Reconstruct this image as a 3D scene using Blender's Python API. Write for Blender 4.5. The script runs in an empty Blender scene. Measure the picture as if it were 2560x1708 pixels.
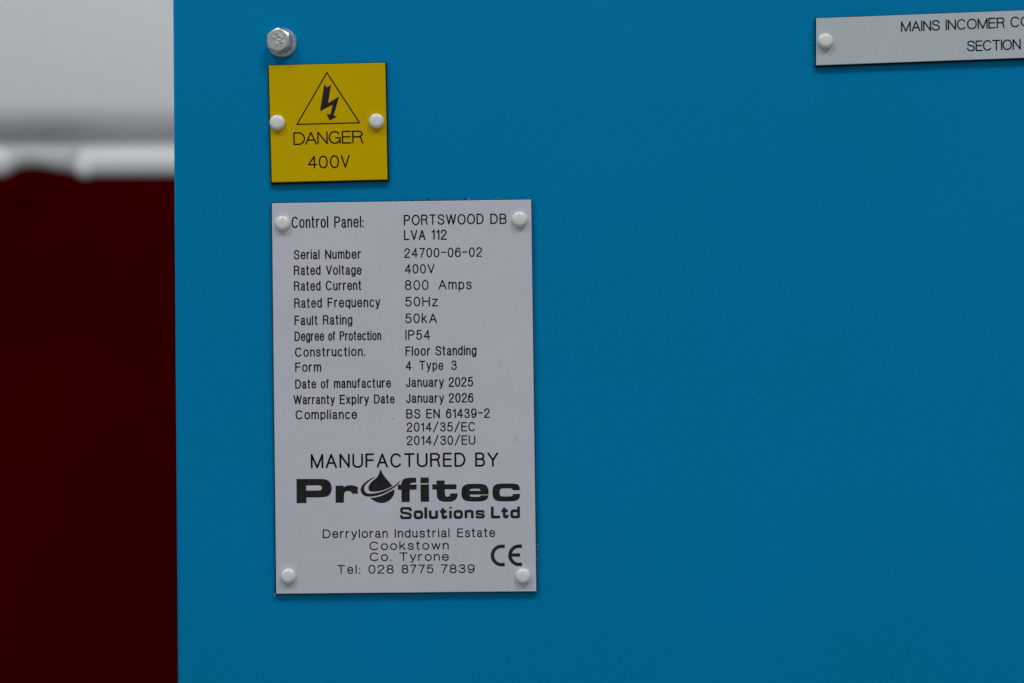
import bpy, bmesh, math, random
from mathutils import Matrix, Vector
from mathutils.geometry import tessellate_polygon

random.seed(7)
S = bpy.context.scene
C = S.collection
rad = math.radians

# ------------------------------------------------------------------ camera
D = 0.55                      # camera to panel, metres
LENS, SENSOR = 50.0, 36.0
PPM = 2560 / (D * SENSOR / LENS)      # photo pixels per metre on the panel
ROLL = 0.0070
cd = bpy.data.cameras.new('camera')
cam = bpy.data.objects.new('camera', cd)
C.objects.link(cam)
cd.lens, cd.sensor_width, cd.sensor_fit = LENS, SENSOR, 'HORIZONTAL'
cd.clip_start, cd.clip_end = 0.01, 60
cam.matrix_world = Matrix.Translation((0, -D, 0)) @ Matrix.Rotation(rad(90), 4, 'X') @ Matrix.Rotation(-ROLL, 4, 'Z')
cd.dof.use_dof = True
cd.dof.focus_distance = D
cd.dof.aperture_fstop = 5.6
cd.dof.aperture_blades = 9
S.camera = cam

# ------------------------------------------------------------------ light
w = bpy.data.worlds.new('World')
S.world = w
w.use_nodes = True
nt = w.node_tree
bg = nt.nodes['Background']
# a dim hall: paler roof overhead, darker floor below
tc = nt.nodes.new('ShaderNodeTexCoord')
sep = nt.nodes.new('ShaderNodeSeparateXYZ')
mr = nt.nodes.new('ShaderNodeMapRange')
mr.inputs[1].default_value = -0.9
mr.inputs[2].default_value = 0.9
mx = nt.nodes.new('ShaderNodeMix')
mx.data_type = 'RGBA'
mx.inputs[6].default_value = (0.125, 0.130, 0.134, 1)
mx.inputs[7].default_value = (0.335, 0.347, 0.365, 1)
nt.links.new(tc.outputs['Generated'], sep.inputs[0])
nt.links.new(sep.outputs['Z'], mr.inputs[0])
nt.links.new(mr.outputs[0], mx.inputs[0])
nt.links.new(mx.outputs[2], bg.inputs[0])
bg.inputs[1].default_value = 1.0


def lamp(name, loc, target, sx, sy, power, col=(1, 1, 1)):
    ld = bpy.data.lights.new(name, 'AREA')
    ld.shape = 'RECTANGLE'
    ld.size, ld.size_y, ld.energy, ld.color = sx, sy, power, col
    o = bpy.data.objects.new(name, ld)
    C.objects.link(o)
    o.location = loc
    d = Vector(target) - Vector(loc)
    o.rotation_euler = d.to_track_quat('-Z', 'Y').to_euler()
    return o


lamp('ceiling_lamp', (0.78, -1.15, 2.1), (0.0, 0.0, 0.1), 0.70, 0.30, 17.6, (0.98, 0.99, 1.0))
lamp('ceiling_lamp', (-1.05, -1.15, 2.1), (0.0, 0.0, 0.1), 0.70, 0.30, 16.0, (0.98, 0.99, 1.0))
S.view_settings.view_transform = 'Standard'
S.view_settings.look = 'None'
S.view_settings.exposure = 0
S.view_settings.gamma = 1


# ------------------------------------------------------------------ helpers
def at(px, py, h=0.0):
    """photo measurement -> point on a plane h metres in front of the panel"""
    dx, dy = px - 1280, py - 854
    X = dx * math.cos(ROLL) - dy * math.sin(ROLL)
    Z = -(dx * math.sin(ROLL) + dy * math.cos(ROLL))
    k = (D - h) / D / PPM
    return Vector((X * k, -h, Z * k))


def link(name, me, mat, parent=None, smooth=False):
    if mat:
        me.materials.append(mat)
    o = bpy.data.objects.new(name, me)
    C.objects.link(o)
    if parent:
        o.parent = parent
    if smooth:
        for p in me.polygons:
            p.use_smooth = True
    return o


def mesh_from(name, verts, faces):
    me = bpy.data.meshes.new(name)
    me.from_pydata([tuple(v) for v in verts], [], faces)
    me.update()
    return me


def from_bm(name, bm):
    me = bpy.data.meshes.new(name)
    bmesh.ops.recalc_face_normals(bm, faces=bm.faces)
    bm.to_mesh(me)
    bm.free()
    return me


def tag(o, label, cat, group=None, kind=None):
    if label:
        o['label'] = label
    if cat:
        o['category'] = cat
    if group:
        o['group'] = group
    if kind:
        o['kind'] = kind
    return o


class Frame:
    """a thing standing on the panel, turned a little in the panel's plane"""
    def __init__(self, name, px, py, ang=0.0):
        self.o = bpy.data.objects.new(name, None)
        self.o.empty_display_size = 0.01
        C.objects.link(self.o)
        self.org = at(px, py)
        self.o.location = self.org
        self.o.rotation_euler = (0, -ang, 0)
        self.inv = (Matrix.Translation(self.org) @ Matrix.Rotation(-ang, 4, 'Y')).inverted()

    def p(self, px, py, h):
        return self.inv @ at(px, py, h)


# ------------------------------------------------------------------ materials
def principled(name, base, rough=0.5, metal=0.0, spec=0.5, coat=0.0):
    m = bpy.data.materials.new(name)
    m.use_nodes = True
    n = m.node_tree.nodes['Principled BSDF']
    n.inputs['Base Color'].default_value = (*base, 1)
    n.inputs['Roughness'].default_value = rough
    n.inputs['Metallic'].default_value = metal
    n.inputs['Specular IOR Level'].default_value = spec
    n.inputs['Coat Weight'].default_value = coat
    return m, m.node_tree, n


def noise(t, scale, detail=3.0, rough=0.5, dist=0.0, stretch=None):
    tc = t.nodes.new('ShaderNodeTexCoord')
    n = t.nodes.new('ShaderNodeTexNoise')
    n.inputs['Scale'].default_value = scale
    n.inputs['Detail'].default_value = detail
    n.inputs['Roughness'].default_value = rough
    n.inputs['Distortion'].default_value = dist
    if stretch:
        mp = t.nodes.new('ShaderNodeMapping')
        mp.inputs['Scale'].default_value = stretch
        t.links.new(tc.outputs['Object'], mp.inputs[0])
        t.links.new(mp.outputs[0], n.inputs['Vector'])
    else:
        t.links.new(tc.outputs['Object'], n.inputs['Vector'])
    return n.outputs['Fac']


def ramp(t, fac, a, b, lo=0.35, hi=0.65):
    r = t.nodes.new('ShaderNodeValToRGB')
    r.color_ramp.elements[0].position = lo
    r.color_ramp.elements[1].position = hi
    r.color_ramp.elements[0].color = (*a, 1)
    r.color_ramp.elements[1].color = (*b, 1)
    t.links.new(fac, r.inputs[0])
    return r.outputs[0]


def bump(t, n, h, dist, strength=1.0, prev=None):
    b = t.nodes.new('ShaderNodeBump')
    b.inputs['Distance'].default_value = dist
    b.inputs['Strength'].default_value = strength
    t.links.new(h, b.inputs['Height'])
    if prev:
        t.links.new(prev, b.inputs['Normal'])
    t.links.new(b.outputs[0], n.inputs['Normal'])
    return b.outputs[0]


def mul(t, a, b):
    m = t.nodes.new('ShaderNodeMix')
    m.data_type = 'RGBA'
    m.blend_type = 'MULTIPLY'
    m.inputs[0].default_value = 1.0
    t.links.new(a, m.inputs[6])
    t.links.new(b, m.inputs[7])
    return m.outputs[2]


# blue powder coat: fine orange peel, very slight cloudiness, light dust
BLUE, t, n = principled('blue_powder_coat', (0, .25, .56), 0.5, 0, 0.03)
c1 = ramp(t, noise(t, 9, 3, .55), (0.0001, .258, .526), (0.0001, .263, .574))
c2 = ramp(t, noise(t, 900, 4, .6), (.92, .92, .92), (1.06, 1.06, 1.06), .3, .7)
t.links.new(mul(t, c1, c2), n.inputs['Base Color'])
b1 = bump(t, n, noise(t, 520, 3, .55), 0.00009, 1.0)
bump(t, n, noise(t, 6.5, 1, .3), 0.004, .20, b1)


def laminate(name, a, b, rough=0.42, spec=.16):
    m, t, n = principled(name, a, rough, 0, spec)
    c1 = ramp(t, noise(t, 26, 4, .6, .6), a, b)
    c2 = ramp(t, noise(t, 1700, 3, .6), (.955, .955, .955), (1.03, 1.03, 1.03), .3, .7)
    c3 = ramp(t, noise(t, 330, 2, .5), (.84, .84, .86), (1, 1, 1), .20, .235)
    t.links.new(mul(t, mul(t, c1, c2), c3), n.inputs['Base Color'])
    bump(t, n, noise(t, 1500, 3, .6), 0.00002, .5)
    return m


WHITE = laminate('white_laminate', (.675, .695, .765), (.725, .735, .795))
GREYWHITE = laminate('cool_white_laminate', (.575, .645, .665), (.605, .670, .690))
YELLOW = laminate('yellow_laminate', (.715, .490, .0006), (.755, .515, .0002), 0.4, .04)
CORE, t, n = principled('black_laminate_core', (.006, .006, .008), 0.6, 0, 0.2)
c = ramp(t, noise(t, 900, 3), (.004, .004, .005), (.014, .014, .016))
t.links.new(c, n.inputs['Base Color'])
bump(t, n, noise(t, 2400, 3, .7), 0.00005, .8)
INK, t, n = principled('engraved_black', (.005, .006, .012), 0.7, 0, 0.03)
c = ramp(t, noise(t, 700, 3), (.003, .004, .009), (.008, .010, .018))
t.links.new(c, n.inputs['Base Color'])
INKLOGO, t, n = principled('engraved_charcoal', (.03, .03, .03), 0.6, 0, 0.15)
c = ramp(t, noise(t, 420, 4, .65), (.014, .0155, .017), (.031, .029, .026))
t.links.new(c, n.inputs['Base Color'])
bump(t, n, noise(t, 1500, 2, .6, 0, (1, 1, .12)), 0.00003, .8)
NYLON, t, n = principled('white_nylon_cap', (.9, .9, .9), 0.12, 0, 0.55)
c = ramp(t, noise(t, 500, 3), (.90, .905, .885), (.94, .94, .925))
t.links.new(c, n.inputs['Base Color'])
bump(t, n, noise(t, 700, 2), 0.00003, .25)
ZINC, t, n = principled('zinc_plated_steel', (.62, .63, .61), 0.36, 1.0)
c = ramp(t, noise(t, 1300, 4, .65), (.62, .65, .61), (.88, .90, .85))
t.links.new(c, n.inputs['Base Color'])
bump(t, n, noise(t, 2300, 4, .65), 0.00004, .4)
WASHZ, t, n = principled('dull_zinc_washer', (.5, .53, .54), 0.34, 1.0)
c = ramp(t, noise(t, 900, 3), (.48, .54, .57), (.66, .72, .75))
t.links.new(c, n.inputs['Base Color'])
BGWHITE, t, n = principled('white_gloss_paint', (.78, .79, .80), 0.35, 0, .4)
c = ramp(t, noise(t, 3, 2), (.88, .90, .905), (.91, .92, .93))
t.links.new(c, n.inputs['Base Color'])
BGGREY, t, n = principled('grey_paint', (.40, .41, .41), 0.4, 0, .4)
c = ramp(t, noise(t, 3, 2), (.60, .615, .61), (.65, .665, .655))
t.links.new(c, n.inputs['Base Color'])
BGRED, t, n = principled('dark_red_paint', (.05, .0002, .0003), 0.7, 0, .0)
c = ramp(t, noise(t, 4, 2), (.053, .0001, .0004), (.070, .0001, .0003))
t.links.new(c, n.inputs['Base Color'])
CHIP, t, n = principled('pale_swarf', (.6, .68, .7), 0.5)
c = ramp(t, noise(t, 800, 2), (.28, .42, .48), (.55, .65, .68))
t.links.new(c, n.inputs['Base Color'])

# ------------------------------------------------------------------ blue panel
left = at(438, 854).x
R = 0.0007
prof = [(0.62, 0.0)]
for i in range(13):
    a = rad(90 * i / 12)
    prof.append((left + R - R * math.sin(a), R - R * math.cos(a)))
prof += [(left, 0.030), (left + 0.0015, 0.030), (left + 0.0015, R + .0005), (left + .003, 0.0015), (0.62, 0.0015)]
vs, fs = [], []
N = len(prof)
for z in (-0.42, 0.40):
    for x, y in prof:
        vs.append((x, y, z))
for i in range(N):
    j = (i + 1) % N
    fs.append((i, j, N + j, N + i))
fs.append(tuple(range(N)))
fs.append(tuple(range(2 * N - 1, N - 1, -1)))
bm = bmesh.new()
bv = [bm.verts.new(v) for v in vs]
for f in fs:
    bm.faces.new([bv[i] for i in f])
panel = link('cabinet_door', from_bm('cabinet_door', bm), BLUE)
for p in panel.data.polygons:
    if abs(p.center.x - left) < R and p.center.y < R:
        p.use_smooth = True
tag(panel, 'bright blue painted steel cabinet door with folded left edge, carrying the signs and bolt', 'cabinet door')


# ------------------------------------------------------------------ stroke geometry
def strip(pts, hw, caps=True, closed=False):
    """outline of a pen stroke: verts (2-D) and faces"""
    P = [Vector(p) for p in pts]
    Q = [P[0]]
    for p in P[1:]:
        if (p - Q[-1]).length > hw * 0.08:
            Q.append(p)
    P = Q
    if closed and (P[0] - P[-1]).length < hw * .3:
        P = P[:-1]
    n = len(P)
    V, F = [], []
    nrm = lambda d: Vector((-d.y, d.x))
    for i in range(n):
        if closed:
            d0 = (P[i] - P[i - 1]).normalized()
            d1 = (P[(i + 1) % n] - P[i]).normalized()
        else:
            d0 = (P[i] - P[i - 1]).normalized() if i else (P[1] - P[0]).normalized()
            d1 = (P[i + 1] - P[i]).normalized() if i < n - 1 else d0
        m = nrm(d0) + nrm(d1)
        m.normalize()
        k = hw / max(0.45, m.dot(nrm(d1)))
        V += [P[i] + m * k, P[i] - m * k]
    for i in range(n - (0 if closed else 1)):
        j = (i + 1) % n
        F.append((2 * i, 2 * i + 1, 2 * j + 1, 2 * j))
    if caps and not closed:
        for end in (0, n - 1):
            d = (P[0] - P[1]).normalized() if end == 0 else (P[-1] - P[-2]).normalized()
            s = nrm(d)
            idx = []
            for k in range(7):
                a = math.pi * k / 6
                V.append(P[end] + s * hw * math.cos(a) + d * hw * math.sin(a))
                idx.append(len(V) - 1)
            F.append(tuple(idx))
    return V, F


LIFT = [0]


class Ink:
    """collects flat strokes and filled shapes on a face h metres above the panel"""
    def __init__(self, frame, h):
        self.f, self.h, self.V, self.F = frame, h, [], []

    def add(self, V, F):
        LIFT[0] = (LIFT[0] + 1) % 14
        h = self.h + 6e-6 + LIFT[0] * 1.6e-6
        b = len(self.V)
        self.V += [self.f.p(v[0], v[1], h) for v in V]
        self.F += [tuple(b + i for i in f) for f in F]

    def stroke(self, pts, wd, caps=True, closed=False):
        self.add(*strip(pts, wd / 2, caps, closed))

    def poly(self, outer, holes=()):
        loops = [[Vector((p[0], p[1], 0)) for p in l] for l in [outer, *holes]]
        flat = [p for l in loops for p in l]
        self.add(flat, [tuple(x) for x in tessellate_polygon(loops)])

    def build(self, name, mat):
        bm = bmesh.new()
        bv = [bm.verts.new(v) for v in self.V]
        for f in self.F:
            try:
                bm.faces.new([bv[i] for i in f])
            except ValueError:
                pass
        for f in bm.faces:
            f.normal_update()
            if f.normal.y > 0:
                f.normal_flip()
        me = bpy.data.meshes.new(name)
        bm.to_mesh(me)
        bm.free()
        return link(name, me, mat, self.f.o)


def cr(pts, n=5):
    """smooth curve through points"""
    P = [Vector(p) for p in pts]
    P = [P[0] * 2 - P[1]] + P + [P[-1] * 2 - P[-2]]
    out = []
    for i in range(1, len(P) - 2):
        for k in range(n):
            u = k / n
            a, b, c_, d = P[i - 1], P[i], P[i + 1], P[i + 2]
            out.append(0.5 * ((2 * b) + (-a + c_) * u + (2 * a - 5 * b + 4 * c_ - d) * u * u + (-a + 3 * b - 3 * c_ + d) * u ** 3))
    out.append(P[-2])
    return [tuple(p) for p in out]


def arc(cx, cy, rx, ry, a0, a1, n=14, e=2.0):
    o = []
    for i in range(n + 1):
        a = rad(a0 + (a1 - a0) * i / n)
        c_, s_ = math.cos(a), math.sin(a)
        o.append((cx + rx * math.copysign(abs(c_) ** (2 / e), c_), cy + ry * math.copysign(abs(s_) ** (2 / e), s_)))
    return o


def ell(cx, cy, rx, ry, n=24, e=2.25):
    return arc(cx, cy, rx, ry, 0, 360, n, e)


X = 0.765
bowl = lambda: ell(.20, X / 2, .20, X / 2)
Spts = [(.52, .74), (.46, .93), (.27, 1), (.08, .93), (.03, .76), (.10, .61), (.27, .53), (.45, .45), (.54, .27), (.47, .07), (.27, 0), (.07, .07), (0, .26)]
six = [ell(.23, .32, .23, .32), cr([(.43, .80), (.37, .95), (.25, 1), (.09, .89), (.01, .62), (0, .34)])]
narch = [(0, .46), (.05, .66), (.19, X), (.32, .68), (.36, .50), (.36, 0)]
G = {
    'A': (.60, [[(0, 0), (.30, 1)], [(.30, 1), (.60, 0)], [(.105, .34), (.495, .34)]]),
    'B': (.54, [[(0, 0), (0, 1)], [(0, 1)] + arc(.30, .765, .20, .235, 90, -90, 10) + [(0, .53)], [(0, .53)] + arc(.30, .265, .24, .265, 90, -90, 10) + [(0, 0)]]),
    'C': (.60, [arc(.30, .5, .31, .5, 38, 322, 22, 2.15)]),
    'D': (.58, [[(0, 0), (0, 1)], [(0, 1)] + arc(.24, .5, .34, .5, 90, -90, 16) + [(0, 0)]]),
    'E': (.46, [[(0, 0), (0, 1)], [(0, 1), (.46, 1)], [(0, .53), (.43, .53)], [(0, 0), (.46, 0)]]),
    'F': (.44, [[(0, 0), (0, 1)], [(0, 1), (.44, 1)], [(0, .53), (.41, .53)]]),
    'G': (.62, [arc(.31, .5, .31, .5, 38, 325, 22, 2.15), [(.36, .46), (.62, .46)], [(.62, .46), (.62, 0)]]),
    'H': (.54, [[(0, 0), (0, 1)], [(.54, 0), (.54, 1)], [(0, .53), (.54, .53)]]),
    'I': (0, [[(0, 0), (0, 1)]]),
    'J': (.34, [[(.34, 1), (.34, .22)] + cr([(.34, .2), (.28, .04), (.16, 0), (.05, .05), (0, .22)])]),
    'K': (.54, [[(0, 0), (0, 1)], [(.5, 1), (0, .4)], [(.18, .6), (.54, 0)]]),
    'L': (.44, [[(0, 1), (0, 0)], [(0, 0), (.44, 0)]]),
    'M': (.68, [[(0, 0), (0, 1)], [(0, 1), (.34, 0)], [(.34, 0), (.68, 1)], [(.68, 1), (.68, 0)]]),
    'N': (.54, [[(0, 0), (0, 1)], [(0, 1), (.54, 0)], [(.54, 0), (.54, 1)]]),
    'O': (.66, [ell(.33, .5, .33, .5, 30, 2.15)]),
    'P': (.50, [[(0, 0), (0, 1)], [(0, 1)] + arc(.27, .745, .23, .255, 90, -90, 10) + [(0, .49)]]),
    'R': (.54, [[(0, 0), (0, 1)], [(0, 1)] + arc(.29, .76, .23, .24, 90, -90, 10) + [(0, .52)], cr([(.29, .52), (.42, .46), (.47, .30), (.49, .10), (.54, 0)])]),
    'S': (.54, [cr(Spts)]),
    'T': (.54, [[(0, 1), (.54, 1)], [(.27, 1), (.27, 0)]]),
    'U': (.56, [[(0, 1), (0, .3)] + arc(.28, .28, .28, .28, 180, 360, 12) + [(.56, 1)]]),
    'V': (.58, [[(0, 1), (.29, 0)], [(.29, 0), (.58, 1)]]),
    'W': (.88, [[(0, 1), (.22, 0)], [(.22, 0), (.44, 1)], [(.44, 1), (.66, 0)], [(.66, 0), (.88, 1)]]),
    'X': (.56, [[(0, 0), (.56, 1)], [(0, 1), (.56, 0)]]),
    'Y': (.60, [[(0, 1), (.30, .46)], [(.60, 1), (.30, .46)], [(.30, .46), (.30, 0)]]),
    'a': (.38, [cr([(.02, .56), (.07, .70), (.18, X), (.30, .70), (.33, .56)]) + [(.33, .15)] + cr([(.335, .10), (.36, .01), (.40, 0)]),
                cr([(.33, .45), (.19, .41), (.05, .34), (0, .18), (.05, .04), (.15, 0), (.27, .07), (.33, .22)])]),
    'b': (.40, [[(0, 0), (0, 1.03)], bowl()]),
    'c': (.38, [arc(.21, X / 2, .21, X / 2, 42, 318, 18, 2.2)]),
    'd': (.40, [[(.40, 0), (.40, 1.03)], bowl()]),
    'e': (.42, [[(.02, .40), (.42, .40)], cr([(.42, .40), (.385, .63), (.215, X), (.045, .63), (0, .38), (.045, .12), (.215, 0), (.355, .06), (.415, .21)])]),
    'f': (.24, [cr([(.24, 1.02), (.14, 1.0), (.09, .88)]) + [(.09, 0)], [(0, X), (.22, X)]]),
    'g': (.40, [bowl(), [(.40, X), (.40, -.06)] + cr([(.40, -.08), (.33, -.20), (.19, -.24), (.07, -.20), (.03, -.12)])]),
    'h': (.36, [[(0, 0), (0, 1.03)], cr(narch)]),
    'i': (0, [[(0, 0), (0, X)], [(0, .975), (0, 1.03)]]),
    'k': (.38, [[(0, 0), (0, 1.03)], [(.34, X), (0, .32)], [(.12, .46), (.38, 0)]]),
    'l': (0, [[(0, 0), (0, 1.03)]]),
    'm': (.62, [[(0, 0), (0, X)], cr([(x * .31 / .36, y) for x, y in narch]), cr([(.31 + x * .31 / .36, y) for x, y in narch])]),
    'n': (.36, [[(0, 0), (0, X)], cr(narch)]),
    'o': (.44, [ell(.22, X / 2, .22, X / 2)]),
    'p': (.40, [[(0, X), (0, -.23)], bowl()]),
    'q': (.40, [[(.40, X), (.40, -.23)], bowl()]),
    'r': (.24, [[(0, 0), (0, X)], cr([(0, .45), (.05, .66), (.14, .75), (.24, .76)])]),
    's': (.37, [cr([(x * .685, y * X) for x, y in Spts])]),
    't': (.24, [[(.09, 1.0), (.09, .14)] + cr([(.09, .12), (.12, .02), (.22, 0)]), [(0, X), (.22, X)]]),
    'u': (.36, [[(.36, 0), (.36, X)], cr([(.36 - x, X - y) for x, y in narch])]),
    'v': (.40, [[(0, X), (.2, 0)], [(.2, 0), (.4, X)]]),
    'w': (.60, [[(0, X), (.15, 0)], [(.15, 0), (.3, X)], [(.3, X), (.45, 0)], [(.45, 0), (.6, X)]]),
    'x': (.38, [[(0, 0), (.38, X)], [(0, X), (.38, 0)]]),
    'y': (.40, [[(0, X), (.2, .02)], [(.40, X), (.2, .02)] + cr([(.18, -.06), (.13, -.20), (.04, -.22)])]),
    'z': (.40, [[(0, X), (.38, X)], [(.38, X), (0, 0)], [(0, 0), (.4, 0)]]),
    '0': (.46, [ell(.23, .5, .23, .5, 28, 2.2)]),
    '1': (.20, [[(.20, 0), (.20, 1)], cr([(.20, 1), (.15, .86), (0, .80)])]),
    '2': (.46, [cr([(0, .72), (.06, .92), (.23, 1), (.40, .92), (.45, .75), (.38, .56), (.20, .34), (.05, .16), (0, 0)]), [(0, 0), (.46, 0)]]),
    '3': (.46, [cr([(.02, .78), (.08, .94), (.23, 1), (.38, .93), (.42, .77), (.35, .60), (.17, .545)]), cr([(.17, .545), (.37, .49), (.46, .28), (.39, .07), (.22, 0), (.05, .07), (0, .25)])]),
    '4': (.50, [[(.37, 0), (.37, 1)], [(.37, 1), (0, .28)], [(0, .28), (.50, .28)]]),
    '5': (.46, [[(.42, 1), (.08, 1)], [(.08, 1), (.03, .51)], cr([(.03, .51), (.11, .61), (.24, .65), (.39, .57), (.46, .33), (.38, .08), (.21, 0), (.06, .06), (0, .22)])]),
    '6': (.46, six),
    '7': (.44, [[(0, 1), (.44, 1)], cr([(.44, 1), (.27, .55), (.15, 0)])]),
    '8': (.46, [ell(.23, .765, .20, .235), ell(.23, .265, .23, .265)]),
    '9': (.46, [[(.46 - x, 1 - y) for x, y in s] for s in six]),
    '-': (.40, [[(0, .53), (.40, .53)]]),
    '/': (.44, [[(0, -.10), (.44, 1.10)]]),
    '.': (0, [[(0, 0), (0, .06)]]),
    ':': (0, [[(0, 0), (0, .06)], [(0, .53), (0, .59)]]),
}
CLOSED = lambda s: len(s) > 8 and abs(s[0][0] - s[-1][0]) < 1e-6 and abs(s[0][1] - s[-1][1]) < 1e-6


def word(ink, txt, x0, x1, y0, cap, sw, slope, lean=0.011, gap=None):
    """engrave txt so its ink spans x0..x1, standing on y0 (at x0)"""
    gap = (.27 if gap is None else gap)
    sw += .38
    cap += .2
    xs, cur = [], 0
    for ch in txt:
        if ch == ' ':
            cur += .32
            continue
        xs.append((cur, ch))
        cur += G[ch][0] + gap
    tot = cur - gap
    sx = (x1 - x0 - sw) / max(tot, .01) if tot > 0 else 0
    sy = cap - sw
    for ox, ch in xs:
        jx, jy = random.uniform(-.25, .25), random.uniform(-.2, .2)
        for st in G[ch][1]:
            pts = []
            for gx, gy in st:
                u = x0 + sw / 2 + (ox + gx) * sx + jx
                v = y0 - sw / 2 - gy * sy + jy + slope * (u - x0)
                pts.append((u - lean * gy * sy, v))
            cl = CLOSED(st)
            ink.stroke(pts, sw, True, cl)


def lines(frame, h, rows, mat, name='lettering'):
    for row in rows:
        ink = Ink(frame, h)
        for a in row:
            word(ink, *a)
        ink.build(name, mat)


# ------------------------------------------------------------------ plates
def plate(name, face, core, thick, mat, ang):
    cx = sum(p[0] for p in face) / 4
    cy = sum(p[1] for p in face) / 4
    fr = Frame(name, cx, cy, ang)
    # black core: saw-cut sides flare a little towards the panel
    ht = thick - 0.00022
    nseg = 60

    def ring(cs, h, jit):
        out = []
        for i in range(4):
            a, b = Vector(cs[i]), Vector(cs[(i + 1) % 4])
            for k in range(nseg):
                p = a.lerp(b, k / nseg)
                if jit and k:
                    p += Vector((random.uniform(-jit, jit), random.uniform(-jit, jit)))
                out.append(fr.p(p.x, p.y, h))
        return out
    mid = [tuple(Vector(f).lerp(Vector(c_), .25)) for f, c_ in zip(face, core)]
    rings = [ring(core, 0.0002, .35), ring(core, ht * .55, .3), ring(mid, ht, .1)]
    n_ = 4 * nseg
    V = [v for r in rings for v in r]
    F = []
    for r in range(2):
        for i in range(n_):
            j = (i + 1) % n_
            F.append((r * n_ + i, r * n_ + j, (r + 1) * n_ + j, (r + 1) * n_ + i))
    F.append(tuple(range(2 * n_, 3 * n_)))
    F.append(tuple(range(n_ - 1, -1, -1)))
    bm = bmesh.new()
    bv = [bm.verts.new(v) for v in V]
    for f in F:
        bm.faces.new([bv[i] for i in f])
    link('core', from_bm('core', bm), CORE, fr.o)
    # coloured face layer
    top = [fr.p(*p, thick) for p in face]
    cen = sum(top, Vector()) / 4
    inner = [p + (cen - p).normalized() * 0.00012 for p in top]
    low = [fr.p(*tuple(Vector(f).lerp(Vector(c_), .18)), ht + .00001) for f, c_ in zip(face, core)]
    for p in top:
        p.y += 0.00006
    V = low + top + inner
    F = [(i, (i + 1) % 4, 4 + (i + 1) % 4, 4 + i) for i in range(4)]
    F += [(4 + i, 4 + (i + 1) % 4, 8 + (i + 1) % 4, 8 + i) for i in range(4)]
    F += [(8, 9, 10, 11), (3, 2, 1, 0)]
    bm = bmesh.new()
    bv = [bm.verts.new(v) for v in V]
    for f in F:
        bm.faces.new([bv[i] for i in f])
    link('face', from_bm('face', bm), mat, fr.o)
    return fr


def cap_mesh(r=0.00298, h=0.0019, name='rivet'):
    pr = [(0, 1), (.30, .993), (.52, .965), (.68, .91), (.80, .83), (.89, .70), (.955, .54), (.99, .36), (1, .20), (.985, .06), (.95, 0)]
    V, F = [(0, -h, 0)], []
    n_ = 40
    for a, b in pr[1:]:
        for k in range(n_):
            t_ = 2 * math.pi * k / n_
            V.append((a * r * math.cos(t_), -b * h, a * r * math.sin(t_)))
    for k in range(n_):
        F.append((0, 1 + k, 1 + (k + 1) % n_))
    for j in range(len(pr) - 2):
        for k in range(n_):
            a = 1 + j * n_ + k
            b = 1 + j * n_ + (k + 1) % n_
            F.append((a, a + n_, b + n_, b))
    bm = bmesh.new()
    bv = [bm.verts.new(v) for v in V]
    for f in F:
        bm.faces.new([bv[i] for i in f])
    bmesh.ops.recalc_face_normals(bm, faces=bm.faces)
    me = bpy.data.meshes.new(name)
    bm.to_mesh(me)
    bm.free()
    for p in me.polygons:
        p.use_smooth = True
    me.materials.append(NYLON)
    return me


CAP = cap_mesh()


def rivet(fr, px, py, thick, s=1.0, tilt=(0, 0)):
    o = bpy.data.objects.new('rivet', CAP)
    C.objects.link(o)
    o.parent = fr.o
    o.location = fr.p(px, py, thick)
    o.rotation_euler = (tilt[0], random.uniform(0, 6), tilt[1])
    o.scale = (s, 1, s)
    return o


# yellow danger plate -----------------------------------------------------
T1 = 0.0019
dg = plate('danger_sign', [(672.2, 164.1), (962.5, 157.7), (968.1, 448.5), (680.1, 455.4)],
           [(669.6, 162.6), (966.6, 155.6), (972.9, 453.6), (677.0, 462.0)], T1, YELLOW, .016)
tag(dg.o, 'square yellow electrical danger sign with black triangle and two white rivets', 'sign')
ink = Ink(dg, T1)
A_, B_, C_ = (817.2, 182.0), (742.4, 311.3), (898.8, 307.2)
for a, b in ((A_, B_), (B_, C_), (C_, A_)):
    ink.stroke([a, b], 3.2)
ink.build('warning_triangle', INK)
ink = Ink(dg, T1)
z1 = [(1117, 1052), (1160, 1100), (1225, 1058), (1178, 1355), (1358, 1250), (1268, 1560), (1328, 1577), (1200, 1646), (1150, 1526), (1212, 1545),
      (1250, 1385), (1050, 1492), (1045, 1470), (1112, 1060)]
ink.poly([(640 + x / 6.528, 50 + y / 6.528) for x, y in z1])
ink.build('lightning_symbol', INKLOGO)
z = lambda x, y: (640 + x / 6.528, 280 + y / 6.528)
ink = Ink(dg, T1)
for ch, xa, xb, yb in (('D', 612, 805, 542), ('A', 802, 996, 537), ('N', 1000, 1172, 531), ('G', 1188, 1386, 525), ('E', 1401, 1560, 521), ('R', 1570, 1752, 517)):
    a, b = z(xa, yb), z(xb, yb)
    word(ink, ch, a[0], b[0], a[1], 32.3, 3.25, -.018, .02)
ink.build('lettering', INK)
ink = Ink(dg, T1)
for ch, xa, xb, yb in (('4', 848, 998, 926), ('0', 1026, 1174, 925), ('0', 1208, 1358, 920), ('V', 1386, 1535, 914)):
    a, b = z(xa, yb), z(xb, yb)
    word(ink, ch, a[0], b[0], a[1], 32.3, 3.25, -.01, .02)
ink.build('lettering', INK)
rivet(dg, 693.6, 307.6, T1, 1.0)
rivet(dg, 941.3, 303.7, T1, .985)

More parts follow.
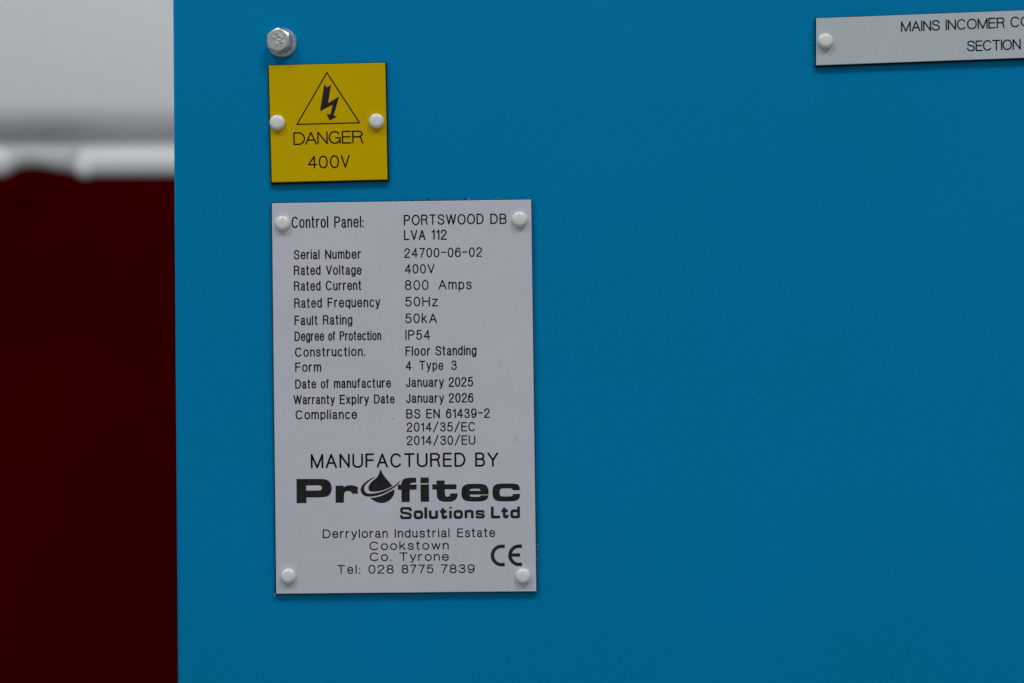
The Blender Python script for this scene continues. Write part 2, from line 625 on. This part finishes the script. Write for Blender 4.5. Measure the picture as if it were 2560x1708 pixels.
# white rating plate ------------------------------------------------------
T2 = 0.0019
rp = plate('rating_plate', [(679.9, 508.8), (1327.8, 499.5), (1340.5, 1478.4), (691.1, 1484.5)],
           [(678.0, 507.3), (1329.6, 497.7), (1343.2, 1480.8), (688.2, 1487.2)], T2, WHITE, .003)
tag(rp.o, 'large white engraved rating plate with four rivets, listing the control panel data', 'plate')
W1, W2 = 3.0, 2.8
rows = [
    [('Control', 728.9, 820.8, 570.9, 28.8, 3.2, -.013), ('Panel:', 835.4, 909.7, 570.0, 28.6, 3.2, -.014)],
    [('PORTSWOOD', 1009.5, 1209.6, 563.8, 26.4, 3.1, -.016), ('DB', 1225.5, 1266.9, 560.6, 26.2, 3.1, -.01)],
    [('LVA', 1010, 1064.3, 600.8, 25.8, 3.1, -.004), ('112', 1078.4, 1117.2, 600, 26, 3.2, -.006)],
    [('Serial', 734.6, 799.4, 649, 23.7, W1, -.01), ('Number', 812.9, 902.8, 648.3, 23.6, W1, -.011)],
    [('24700-06-02', 1010.7, 1205.6, 645.1, 24.2, W2, -.014)],
    [('Rated', 734.6, 801.7, 688.5, 24.2, W1, -.01), ('Voltage', 815, 903.9, 687.9, 24.2, W1, -.008)],
    [('400V', 1011.5, 1086.9, 684.6, 23.9, W2, -.008)],
    [('Rated', 735, 801.7, 727.8, 24.2, W1, -.01), ('Current', 814.7, 904.3, 726.6, 24.2, W1, -.009)],
    [('800', 1012, 1071.7, 725.6, 25.2, W2, -.006), ('Amps', 1096, 1179.2, 724.2, 24.6, W2, -.006)],
    [('Rated', 735.4, 804.8, 770.4, 24.4, W1, -.01), ('Frequency', 819, 951, 769.3, 24.4, W1, -.009)],
    [('50Hz', 1012.6, 1095, 766.8, 24.4, W2, -.006)],
    [('Fault', 736.3, 794.5, 813.5, 24.2, W1, -.01), ('Rating', 807, 881.4, 812.7, 24.4, W1, -.009)],
    [('50kA', 1013, 1092.4, 808.5, 24.4, W2, -.006)],
    [('Degree', 736.6, 810.4, 853.4, 24.2, W1, -.012), ('of', 820.4, 838.5, 852.1, 23.2, W1, -.01), ('Protection', 848.9, 952.9, 852, 23.6, W1, -.009)],
    [('IP54', 1013.5, 1075.4, 850, 24.6, W2, -.006)],
    [('Construction.', 737.7, 913, 892.8, 23.4, W1, -.012)],
    [('Floor', 1013.8, 1076.1, 890.1, 23.8, W1, -.008), ('Standing', 1088.4, 1191.2, 889.2, 23.8, W1, -.007)],
    [('Form', 737.8, 803.2, 930.4, 23.6, W1, -.009)],
    [('4', 1014.2, 1028.8, 926.9, 24.2, W2, 0), ('Type', 1048.3, 1108.5, 925.9, 23.8, W2, -.004), ('3', 1128.4, 1142.2, 925.4, 24.2, W2, 0)],
    [('Date', 738.2, 790.3, 972.3, 23.2, W1, -.006), ('of', 801.7, 822.4, 971.5, 23, W1, -.006), ('manufacture', 834.7, 977.6, 971, 23.4, W1, -.012)],
    [('January', 1015, 1110, 968.4, 23.6, W1, -.006), ('2025', 1121.8, 1182.8, 967.8, 24.4, W1, -.014)],
    [('Warranty', 733.6, 837.3, 1011.4, 23.2, W1, -.005), ('Expiry', 849.5, 922.5, 1010.8, 23.6, W1, -.008), ('Date', 935, 986.8, 1009.4, 23.2, W1, -.004)],
    [('January', 1015.6, 1110.6, 1008, 23.6, W1, -.006), ('2026', 1122.2, 1183.8, 1007.2, 24.2, W1, -.008)],
    [('Compliance', 739.2, 892.9, 1049, 23.2, W1, -.006)],
    [('BS', 1015.8, 1051.3, 1046.9, 23.8, W1, -.01), ('EN', 1065.6, 1099.9, 1046.3, 23.8, W1, -.004), ('61439-2', 1114.9, 1224.4, 1046, 24, W1, -.008)],
    [('2014/35/EC', 1016.5, 1188.7, 1079.9, 23.6, W2, -.006)],
    [('2014/30/EU', 1016.9, 1188.7, 1113.5, 23.6, W2, -.009)],
    [('MANUFACTURED', 776.8, 1163.6, 1171.2, 35.8, 4.4, -.010), ('BY', 1187.7, 1245.9, 1167.3, 35.8, 4.4, -.008)],
    [('Derryloran', 807, 969.4, 1346.1, 22.2, 2.7, -.007, .011, .245), ('Industrial', 987, 1124.1, 1344.9, 22.2, 2.7, -.008, .011, .26), ('Estate', 1142.8, 1237.7, 1343.5, 22.2, 2.7, -.004, .011, .245)],
    [('Cookstown', 924.2, 1121.8, 1375.8, 21.4, 2.6, -.007, .011, .245)],
    [('Co.', 924.7, 978.6, 1403.3, 21.6, 2.6, -.004, .011, .245), ('Tyrone', 998.2, 1122, 1402.8, 21.6, 2.6, -.004, .011, .245)],
    [('Tel:', 843.5, 900.8, 1435, 22, 2.6, -.004, .011, .30), ('028', 920.9, 984, 1434.6, 22, 2.6, -.004, .011, .245),
     ('8775', 1003.9, 1084, 1434.1, 22, 2.6, -.006, .011, .245), ('7839', 1102.3, 1186.6, 1433.3, 22, 2.6, -.003, .011, .245)],
]
lines(rp, T2, rows, INK)


# the maker's logo --------------------------------------------------------
def soften(P, lim=52, it=2):
    for _ in range(it):
        out, n_ = [], len(P)
        for i in range(n_):
            a, b, c_ = Vector(P[i - 1]), Vector(P[i]), Vector(P[(i + 1) % n_])
            try:
                ang = math.degrees((b - a).angle(c_ - b))
            except ValueError:
                ang = 0
            if 4 < ang < lim:
                out += [tuple(b.lerp(a, .25)), tuple(b.lerp(c_, .25))]
            else:
                out.append(tuple(b))
        P = out
    return P


def zz(L, ox, oy, s):
    return [(ox + x / s, oy + y / s) for x, y in soften(L)]


ink = Ink(rp, T2)
za = (720, 1110, 7.833)
ink.poly(zz([(165, 688), (620, 683), (720, 690), (790, 715), (842, 775), (860, 880), (845, 955), (790, 1022), (700, 1047), (362, 1050), (362, 1160), (168, 1163)], *za),
         [zz([(358, 815), (615, 810), (650, 822), (665, 860), (655, 895), (625, 912), (358, 915)], *za)])
ink.poly(zz([(930, 818), (1088, 815), (1090, 852), (1130, 820), (1200, 808), (1280, 812), (1340, 830), (1380, 857), (1366, 890), (1362, 930), (1378, 976),
             (1255, 976), (1245, 945), (1215, 925), (1160, 922), (1118, 935), (1098, 970), (1095, 1152), (932, 1152)], *za))
zb = (1000, 1110, 6.528)
ink.poly(zz([(263, 550), (263, 632), (205, 633), (172, 642), (160, 663), (272, 663), (272, 748), (160, 748), (160, 948), (25, 950), (23, 750), (-36, 750), (-36, 664), (22, 663),
             (26, 620), (45, 585), (80, 562), (130, 552)], *zb))
ink.poly([(1000 + x / 6.528, 1110 + y / 6.528) for x, y in ((333, 549), (470, 548), (470, 640), (333, 641))])
ink.poly([(1000 + x / 6.528, 1110 + y / 6.528) for x, y in ((333, 661), (472, 660), (476, 944), (338, 945))])
ink.poly(zz([(595, 597), (730, 597), (730, 660), (922, 658), (922, 742), (732, 742), (735, 825), (745, 852), (770, 861), (798, 858), (816, 843), (820, 808), (942, 806), (938, 860),
             (915, 905), (870, 935), (810, 947), (720, 947), (650, 930), (612, 895), (598, 840), (597, 745), (527, 745), (525, 660), (595, 660)], *zb))
ink.poly(zz([(1447, 826), (1447, 760), (1430, 702), (1390, 665), (1320, 650), (1120, 650), (1050, 670), (1010, 715), (1000, 790), (1003, 850), (1025, 900), (1070, 932), (1140, 942),
             (1320, 942), (1400, 922), (1435, 885), (1447, 838), (1318, 838), (1308, 858), (1280, 864), (1165, 864), (1142, 852), (1136, 828)], *zb),
         [zz([(1134, 765), (1143, 744), (1170, 733), (1285, 732), (1306, 742), (1314, 765)], *zb)])
ink.poly(zz([(1957, 757), (1955, 710), (1935, 668), (1880, 646), (1610, 646), (1545, 668), (1512, 715), (1508, 790), (1512, 860), (1540, 910), (1590, 935), (1650, 940), (1850, 938),
             (1920, 920), (1955, 880), (1964, 815), (1843, 817), (1838, 845), (1815, 856), (1670, 858), (1638, 848), (1628, 815), (1628, 770), (1638, 738), (1670, 727), (1805, 725),
             (1832, 735), (1838, 757)], *zb))
ink.build('logo_wordmark', INKLOGO)
ink = Ink(rp, T2)
zc = (900, 1150, 12.06)
ink.poly(zz([(620, 272), (650, 345), (690, 430), (760, 525), (840, 620), (920, 710), (982, 782), (900, 830), (780, 885), (650, 930), (520, 955), (380, 958), (300, 945), (257, 905),
             (249, 840), (275, 760), (330, 680), (400, 615), (490, 550), (545, 480), (580, 390), (605, 305)], *zc))
ink.poly(zz([(447, 523), (410, 516), (300, 575), (170, 660), (70, 760), (20, 850), (18, 930), (50, 1010), (110, 1070), (200, 1105), (330, 1108), (500, 1085), (680, 1030), (850, 950),
             (1000, 860), (1130, 760), (1222, 640), (1208, 626), (1100, 730), (950, 830), (800, 905), (620, 970), (450, 1010), (300, 1022), (200, 1005), (150, 960), (125, 890),
             (130, 810), (170, 740), (250, 665), (350, 590)], *zc))
ink.poly(zz([(298, 1150), (420, 1140), (560, 1110), (700, 1060), (860, 980), (1030, 891), (1048, 930), (1030, 1030), (980, 1130), (900, 1215), (800, 1275), (700, 1300), (600, 1300),
             (500, 1275), (400, 1222)], *zc))
ink.build('logo_drop', INKLOGO)


# second logo line in heavy squared letters, each set in its own measured box
def rr(x0, y0, x1, y1, r):
    o = []
    for cx, cy, a in ((x1 - r, y1 - r, 0), (x0 + r, y1 - r, 90), (x0 + r, y0 + r, 180), (x1 - r, y0 + r, 270)):
        o += arc(cx, cy, r, r, a, a + 90, 5)
    return o + [o[0]]


HX = .645
HEAVY = {
    'S': [cr([(1, .70), (.985, .9), (.86, 1), (.5, 1), (.14, 1), (.02, .9), (.02, .76), (.08, .60), (.3, .53), (.7, .47), (.94, .40), (1, .24), (.98, .1), (.86, 0), (.5, 0), (.14, 0), (.015, .1), (0, .30)], 3)],
    'o': [rr(0, 0, 1, HX, .24)],
    'l': [[(.5, -.1), (.5, 1.1)]],
    'u': [[(0, HX + .1), (0, .2)] + cr([(0, .18), (.06, .04), (.3, 0), (.7, 0), (1, .12)]), [(1, -.1), (1, HX + .1)]],
    't': [[(.36, .99), (.36, .2)] + cr([(.36, .18), (.44, .03), (.66, 0), (.9, .03), (1, .2), (1, .24)]), [(-.17, HX), (1.08, HX)]],
    'i': [[(.5, -.1), (.5, HX + .08)], [(.5, .93), (.5, 1.10)]],
    'n': [[(0, -.1), (0, HX + .1)], cr([(0, HX - .14), (.1, HX - .03), (.35, HX), (.8, HX), (1, HX - .1), (1, HX - .2)]) + [(1, -.1)]],
    's': [cr([(x, y * HX) for x, y in [(1, .72), (.95, .96), (.5, 1), (.06, .96), (.02, .72), (.1, .55), (.5, .5), (.92, .44), (1, .26), (.94, .03), (.5, 0), (.06, .03), (0, .28)]], 3)],
    'L': [[(0, -.1), (0, 1.1)], [(0, 0), (1.15, 0)]],
    'd': [rr(0, 0, 1, HX, .2), [(1, -.1), (1, 1.1)]],
}
ink = Ink(rp, T2)
SWH = 7.1
for ch, xa, xb, yb in (('S', -3, 194, 1231), ('o', 222, 378, 1230), ('l', 400, 442, 1228), ('u', 470, 621, 1227), ('t', 645, 777, 1226), ('i', 803, 845, 1225),
                       ('o', 872, 1028, 1225), ('n', 1053, 1203, 1222), ('s', 1228, 1386, 1222), ('L', 1483, 1640, 1217), ('t', 1648, 1777, 1217), ('d', 1800, 1958, 1216)):
    x0, x1, yb = 1000 + xa / 6.528 + SWH / 2, 1000 + xb / 6.528 - SWH / 2, 1110 + yb / 6.528 - SWH / 2
    sy = 31.0 - SWH
    k = SWH * .92 if ch == 'S' else (SWH * .84 if ch in 's' else SWH)
    for st in HEAVY[ch]:
        ink.stroke([(x0 + gx * (x1 - x0), yb - gy * sy) for gx, gy in st], k, False, CLOSED(st) and ch in 'od')
ink.build('logo_subtitle', INKLOGO)

# CE mark with the cutter's tracks showing in the floor of the engraving
ink = Ink(rp, T2)
zd = lambda x, y: (1000 + x / 6.528, 1290 + y / 6.528)
cs = [(1710, 496)] + [(1659 + 150 * math.cos(rad(a)), 646 + 150 * math.sin(rad(a))) for a in range(270, 89, -6)] + [(1710, 796)]
ink.stroke([zd(*p) for p in cs], 8.7, False)
es = [(1990, 494)] + [(1943 + 149 * math.cos(rad(a)), 643 + 149 * math.sin(rad(a))) for a in range(270, 89, -6)] + [(1992, 792)]
ink.stroke([zd(*p) for p in es], 8.7, False)
ink.stroke([zd(1800, 639), zd(1961, 638)], 8.2, False)
ink.build('ce_mark', INKLOGO)
TRACK, t, n = principled('cutter_track', (.10, .10, .11), 0.3, 0, .6)
c = ramp(t, noise(t, 1500, 2), (.03, .03, .035), (.16, .16, .17), .42, .6)
t.links.new(c, n.inputs['Base Color'])
ink = Ink(rp, T2 + .00003)
for rr_, seg in ((137, (262, 214)), (160, (236, 120)), (141, (140, 96)), (150, (215, 185))):
    for cx_, cy_ in ((1659, 646), (1943, 643)):
        ink.stroke([zd(cx_ + rr_ * math.cos(rad(a)), cy_ + rr_ * math.sin(rad(a))) for a in range(seg[0], seg[1], -5)], .55)
ink.build('engraving_track', TRACK)

# little swarf burrs left along the saw cut
bm = bmesh.new()


def chip(px, py, w_, h_, hh, rot=0.0):
    c0 = rp.p(px, py, hh)
    m = Matrix.Translation(c0) @ Matrix.Rotation(rot, 4, 'Y') @ Matrix.Diagonal((w_ * .78 / PPM, .00012, h_ * .78 / PPM, 1))
    r_ = bmesh.ops.create_icosphere(bm, subdivisions=1, radius=.6, matrix=m)
    for v in r_['verts']:
        v.co += Vector([random.uniform(-.00005, .00005) for _ in range(3)])


for px, py, a, b in ((967, 502.5, 3, 2.5), (986, 502, 4, 2), (1030.5, 501, 5, 4), (1049, 500.5, 3, 3.5), (1055, 500, 4, 5), (1069.5, 499.5, 5, 5), (1101, 500, 3, 3), (1114, 499.5, 4, 3),
                     (1163, 498, 5, 5), (681, 507, 3, 5), (687, 506, 6, 2)):
    chip(px, py, a, b, .0011, random.uniform(-.5, .5))
o = link('burr', from_bm('burr', bm), CORE, rp.o)
tag(o, 'tiny black burrs along the top edge', None, None, 'stuff')
bm = bmesh.new()
for px, py, a, b, r_ in ((981, 501.5, 3, 2, 0), (1245, 494.5, 3.4, 3.2, .3), (1251, 497, 2.6, 2.2, 0), (1217, 498.3, 2, 1.5, 0), (1223, 497.5, 1.6, 1.4, 0), (1235, 497.5, 2.4, 1.4, 0),
                         (1313, 495.5, 2.2, 1.6, 0), (1183, 499, 2, 1.6, 0), (1172, 498.5, 7, 2, 0), (1344.5, 1363, 5.6, 2, .7), (1342.6, 1372.5, 2.2, 3.6, 0), (1343.2, 1397, 1.6, 5.5, 0),
                         (1334.5, 868, 1.2, 2, 0), (1337, 1081.5, 1.5, 1.2, 0), (688.2, 1485.5, 4, 5, .5), (685.5, 1487.5, 3, 3, 0)):
    chip(px, py, a, b, .0009, -r_)
o = link('burr', from_bm('burr', bm), CHIP, rp.o)
tag(o, 'tiny pale swarf flecks stuck along the edges', None, None, 'stuff')
for px, py, s_ in ((980.5, 1047.2, 2.2), (927.4, 1004.6, 1.7), (1271.8, 1469, 1.6), (779, 533, 1.2), (697, 612, 1.1)):
    ink = Ink(rp, T2)
    ink.stroke([(px, py), (px + .4, py + .3)], s_)
    ink.build('speck', CORE)
for px, py, s_, tl in ((706.7, 558.9, .97, (.02, .03)), (1299.5, 548.9, 1.0, (.0, -.03)), (720.8, 1440, .985, (-.02, .03)), (1307.6, 1440, .99, (-.01, 0))):
    rivet(rp, px, py, T2, s_, tl)

# plate of the incoming mains section --------------------------------------
T3 = 0.0019
ms = plate('section_sign', [(2040.6, 46.2), (2925, 12.5), (2925, 131.0), (2040.6, 162.8)],
           [(2037.8, 44.8), (2927, 11.0), (2928, 136), (2037.4, 169.0)], T3, GREYWHITE, .030)
tag(ms.o, 'narrow white sign reading MAINS INCOMER, cut off by the right picture edge', 'sign')
zm = lambda x, y: (1980 + x / 4.052, y / 4.052)
ink = Ink(ms, T3)
for tx, xa, xb, yb, cp in (('MAINS', 1105, 1500, 326, 26.6), ('INCOMER', 1558, 2158, 309, 26.8)):
    a, b = zm(xa, yb), zm(xb, yb)
    word(ink, tx, a[0], b[0], a[1], cp, 3.05, -.040, .02, .16)
a, b = zm(2215, 279), zm(2312, 279)
word(ink, 'C', a[0], b[0], a[1], 26.8, 3.05, -.02, .02)
a, b = zm(2316, 274), zm(2428, 274)
word(ink, 'O', a[0], b[0], a[1], 26.8, 3.05, -.02, .02)
ink.build('lettering', INK)
ink = Ink(ms, T3)
a, b = zm(1773, 524), zm(2318, 524)
word(ink, 'SECTION', a[0], b[0], a[1], 26.8, 3.05, -.038, .02, .14)
ink.build('lettering', INK)
bm = bmesh.new()
rpb, rp = rp, ms
chip(2035.5, 114, 4, 6, .0008)
chip(2043.5, 92, 1.2, 5, T3, -.3)
rp = rpb
o = link('burr', from_bm('burr', bm), CORE, ms.o)
tag(o, 'small black burr on the left edge', None, None, 'stuff')
rivet(ms, 2062.7, 103.7, T3, .985)

# ------------------------------------------------------------------ hex bolt
bx, by = 705.5, 108.0
bf = Frame('hex_bolt', bx, by)
tag(bf.o, 'zinc-plated hex head bolt stamped 8.8 on a washer, above the yellow sign', 'bolt')


def disc(r, h0, h1, hole=0.0, ch=.0002, n_=56):
    """flat washer as a lathe, chamfered rim"""
    pr = [(hole, h1), (r - ch, h1), (r, h1 - ch), (r, h0), (hole, h0)]
    bm = bmesh.new()
    rings = []
    for a, b in pr:
        rings.append([bm.verts.new((a * math.cos(2 * math.pi * k / n_), -b, a * math.sin(2 * math.pi * k / n_))) for k in range(n_)])
    for j in range(len(pr)):
        for k in range(n_):
            bm.faces.new((rings[j][k], rings[j][(k + 1) % n_], rings[(j + 1) % len(pr)][(k + 1) % n_], rings[(j + 1) % len(pr)][k]))
    return bm


wz = link('washer', from_bm('washer', disc(.00570, 0, .0012, .0022, .00035)), WASHZ, bf.o)
# hexagon head: chamfered where the top cone cuts the six flats
AF = 0.0085
HH = 0.0040
bm = bmesh.new()
NA = 72
rot0 = rad(31)


def hexr(a):
    q = (a - rot0 + math.pi / 6) % (math.pi / 3) - math.pi / 6    # corner at q = 0 -> flats at 30 degrees
    q = ((a - rot0) % (math.pi / 3)) - math.pi / 6
    return AF / 2 / math.cos(q)


rt = AF / 2 * .935
cone = .42
lv = []
for spec in ('base', 'cham', 'top', 'dish', 'dish2'):
    row = []
    for k in range(NA):
        a = math.pi / 2 + 2 * math.pi * k / NA
        rh = hexr(a)
        if spec == 'base':
            r_, hh = rh, .0012
        elif spec == 'cham':
            r_, hh = rh, .0012 + HH - (rh - rt) * cone * 1.35
        elif spec == 'top':
            r_, hh = rt, .0012 + HH
        elif spec == 'dish':
            r_, hh = rt * .93, .0012 + HH + .00002
        else:
            r_, hh = rt * .84, .0012 + HH + .00001
        row.append(bm.verts.new((r_ * math.cos(a), -hh, r_ * math.sin(a))))
    lv.append(row)
for j in range(4):
    for k in range(NA):
        bm.faces.new((lv[j][k], lv[j][(k + 1) % NA], lv[j + 1][(k + 1) % NA], lv[j + 1][k]))
bm.faces.new(lv[4])
head = link('bolt_head', from_bm('bolt_head', bm), ZINC, bf.o)
head.rotation_euler = (rad(0), 0, rad(0))


def tube(bm, P, r_, seg=6):
    rings = []
    P = [Vector(p) for p in P]
    for i, p in enumerate(P):
        d = (P[min(i + 1, len(P) - 1)] - P[max(i - 1, 0)]).normalized()
        s1 = d.cross(Vector((0, 1, 0))).normalized()
        s2 = Vector((0, 1, 0))
        rings.append([bm.verts.new(p + s1 * r_ * math.cos(2 * math.pi * k / seg) + s2 * r_ * math.sin(2 * math.pi * k / seg)) for k in range(seg)])
    for a, b in zip(rings, rings[1:]):
        for k in range(seg):
            bm.faces.new((a[k], a[(k + 1) % seg], b[(k + 1) % seg], b[k]))
    bm.faces.new(rings[0])
    bm.faces.new(rings[-1])


# raised marks, reading down to the right
bm = bmesh.new()
ty = -(.0012 + HH + .00007)
th = rad(-62)
ux, uz = Vector((math.cos(th), 0, math.sin(th))), Vector((-math.sin(th), 0, math.cos(th)))
pxm = 1 / PPM


def mark(txt, cx, cz, hgt, wid, gap_):
    """txt centred at (cx, cz) photo pixels from the middle of the head"""
    c0 = Vector((cx * pxm, ty, -cz * pxm))
    n_ = len(txt)
    for i, ch in enumerate(txt):
        gw = G[ch][0]
        off = (i - (n_ - 1) / 2) * gap_
        for st in G[ch][1]:
            P = [c0 + ux * (off + (gx - gw / 2) * wid) * pxm + uz * ((gy - .5) * hgt) * pxm for gx, gy in st]
            Q = [P[0]]
            for p in P[1:]:
                if (p - Q[-1]).length > .00009:
                    Q.append(p)
            if len(Q) == 1:
                Q.append(Q[0] + uz * .0003)
            tube(bm, Q, .00016)


mark('HDX', 6.5, -3.5, 11.5, 13, 11.3)
mark('8', -11.5, -5, 11, 12, 8)
mark('.', -10.5, 3.5, 9, 11, 8)
mark('8', -4.5, 10.5, 11, 12, 8)
mk = link('marking', from_bm('marking', bm), ZINC, bf.o, True)
for o_ in (head, mk):
    o_.matrix_basis = Matrix.Translation((-.00035, 0, .00005)) @ Matrix.Rotation(rad(-5.5), 4, 'Z') @ Matrix.Rotation(rad(-1.5), 4, 'X')

# ------------------------------------------------------------------ machine behind, out of focus
DY = 0.95
bo = bpy.data.objects.new('machine', None)
C.objects.link(bo)
bo.location = at(200, 854, -DY)
BO = bo.location.copy()
tag(bo, 'out-of-focus machine with white casing above dark red side, left of the blue door', 'machine')
g = lambda px, py, back=0.0: at(px, py, -(DY + back))


def extrude_profile(name, prof, x0, x1, mat, smooth=False):
    """prof = (y, z) loop, extruded along x"""
    bm = bmesh.new()
    A = [bm.verts.new((x0 - BO.x, y - BO.y, z - BO.z)) for y, z in prof]
    B = [bm.verts.new((x1 - BO.x, y - BO.y, z - BO.z)) for y, z in prof]
    n_ = len(prof)
    for i in range(n_):
        bm.faces.new((A[i], A[(i + 1) % n_], B[(i + 1) % n_], B[i]))
    bm.faces.new(A)
    bm.faces.new(B[::-1])
    o = link(name, from_bm(name, bm), mat, bo)
    if smooth:
        for p in o.data.polygons:
            if len(p.vertices) == 4:
                p.use_smooth = True
    return o


xl, xr = g(-2600, 0).x, g(5200, 0).x
zt = g(200, -1400).z
zp = g(200, 322).z
rd = .028
pf = [(DY, zt), (DY, zp + rd)]
for i in range(1, 9):
    a = rad(90 * i / 8)
    pf.append((DY + rd - rd * math.cos(a), zp + rd - rd * math.sin(a)))
pf += [(DY + .30, zp), (DY + .30, zt)]
extrude_profile('upper_casing', pf, xl, xr, BGWHITE, True)
zr = g(200, 418).z
extrude_profile('recessed_band', [(DY + .032, zp - .0005), (DY + .032, zr - .01), (DY + .30, zr - .01), (DY + .30, zp - .0005)], xl, xr, BGWHITE)
zb_ = g(200, 4200).z
zq = g(200, 419).z
extrude_profile('lower_casing', [(DY - .006, zq), (DY - .006, zb_), (DY + .30, zb_), (DY + .30, zq - .0007), (DY + .031, zq - .0007), (DY + .031, zq)], xl, xr, BGRED)['label'] = 'dark red lower casing'


def rod(name, pts, mat):
    """tapering round bar through (px, py, radius_px, forward)"""
    bm = bmesh.new()
    seg = 24
    k = (D + DY) / D / PPM
    rings = []
    for px, py, r_, fw in pts:
        c0 = at(px, py, -(DY - fw)) - BO
        rr_ = r_ * k
        rings.append([bm.verts.new(c0 + Vector((0, rr_ * math.cos(2 * math.pi * q / seg), rr_ * math.sin(2 * math.pi * q / seg)))) for q in range(seg)])
    for a, b in zip(rings, rings[1:]):
        for q in range(seg):
            bm.faces.new((a[q], a[(q + 1) % seg], b[(q + 1) % seg], b[q]))
    bm.faces.new(rings[0])
    bm.faces.new(rings[-1])
    o = link(name, from_bm(name, bm), mat, bo)
    for p in o.data.polygons:
        p.use_smooth = len(p.vertices) == 4
    return o


def knob(px, py, rx, rz, fw, flat=.7, mat=None):
    bm = bmesh.new()
    k = (D + DY) / D / PPM
    c0 = at(px, py, -(DY - fw)) - BO
    bmesh.ops.create_uvsphere(bm, u_segments=28, v_segments=16, radius=1,
                              matrix=Matrix.Translation(c0) @ Matrix.Diagonal((rx * k, rx * k * flat, rz * k, 1)))
    return link('knob', from_bm('knob', bm), mat or BGWHITE, bo, True)


rod('rail', [(186, 405, 32, -.003), (212, 409, 38, -.003), (250, 410, 40, -.003), (900, 407, 40, -.003), (5000, 384, 40, -.003)], BGWHITE)
rod('rail_arm', [(208, 407, 36, -.002), (150, 400, 34, -.002), (100, 395, 31, -.002), (60, 396, 31, -.002), (30, 405, 37, -.002), (-20, 407, 38, -.002), (-900, 407, 38, -.002)], BGGREY)
knob(213, 417, 29, 30, .008)
knob(86, 391, 25, 27, .006, .7, BGGREY)
knob(-4, 406, 37, 36, .05)
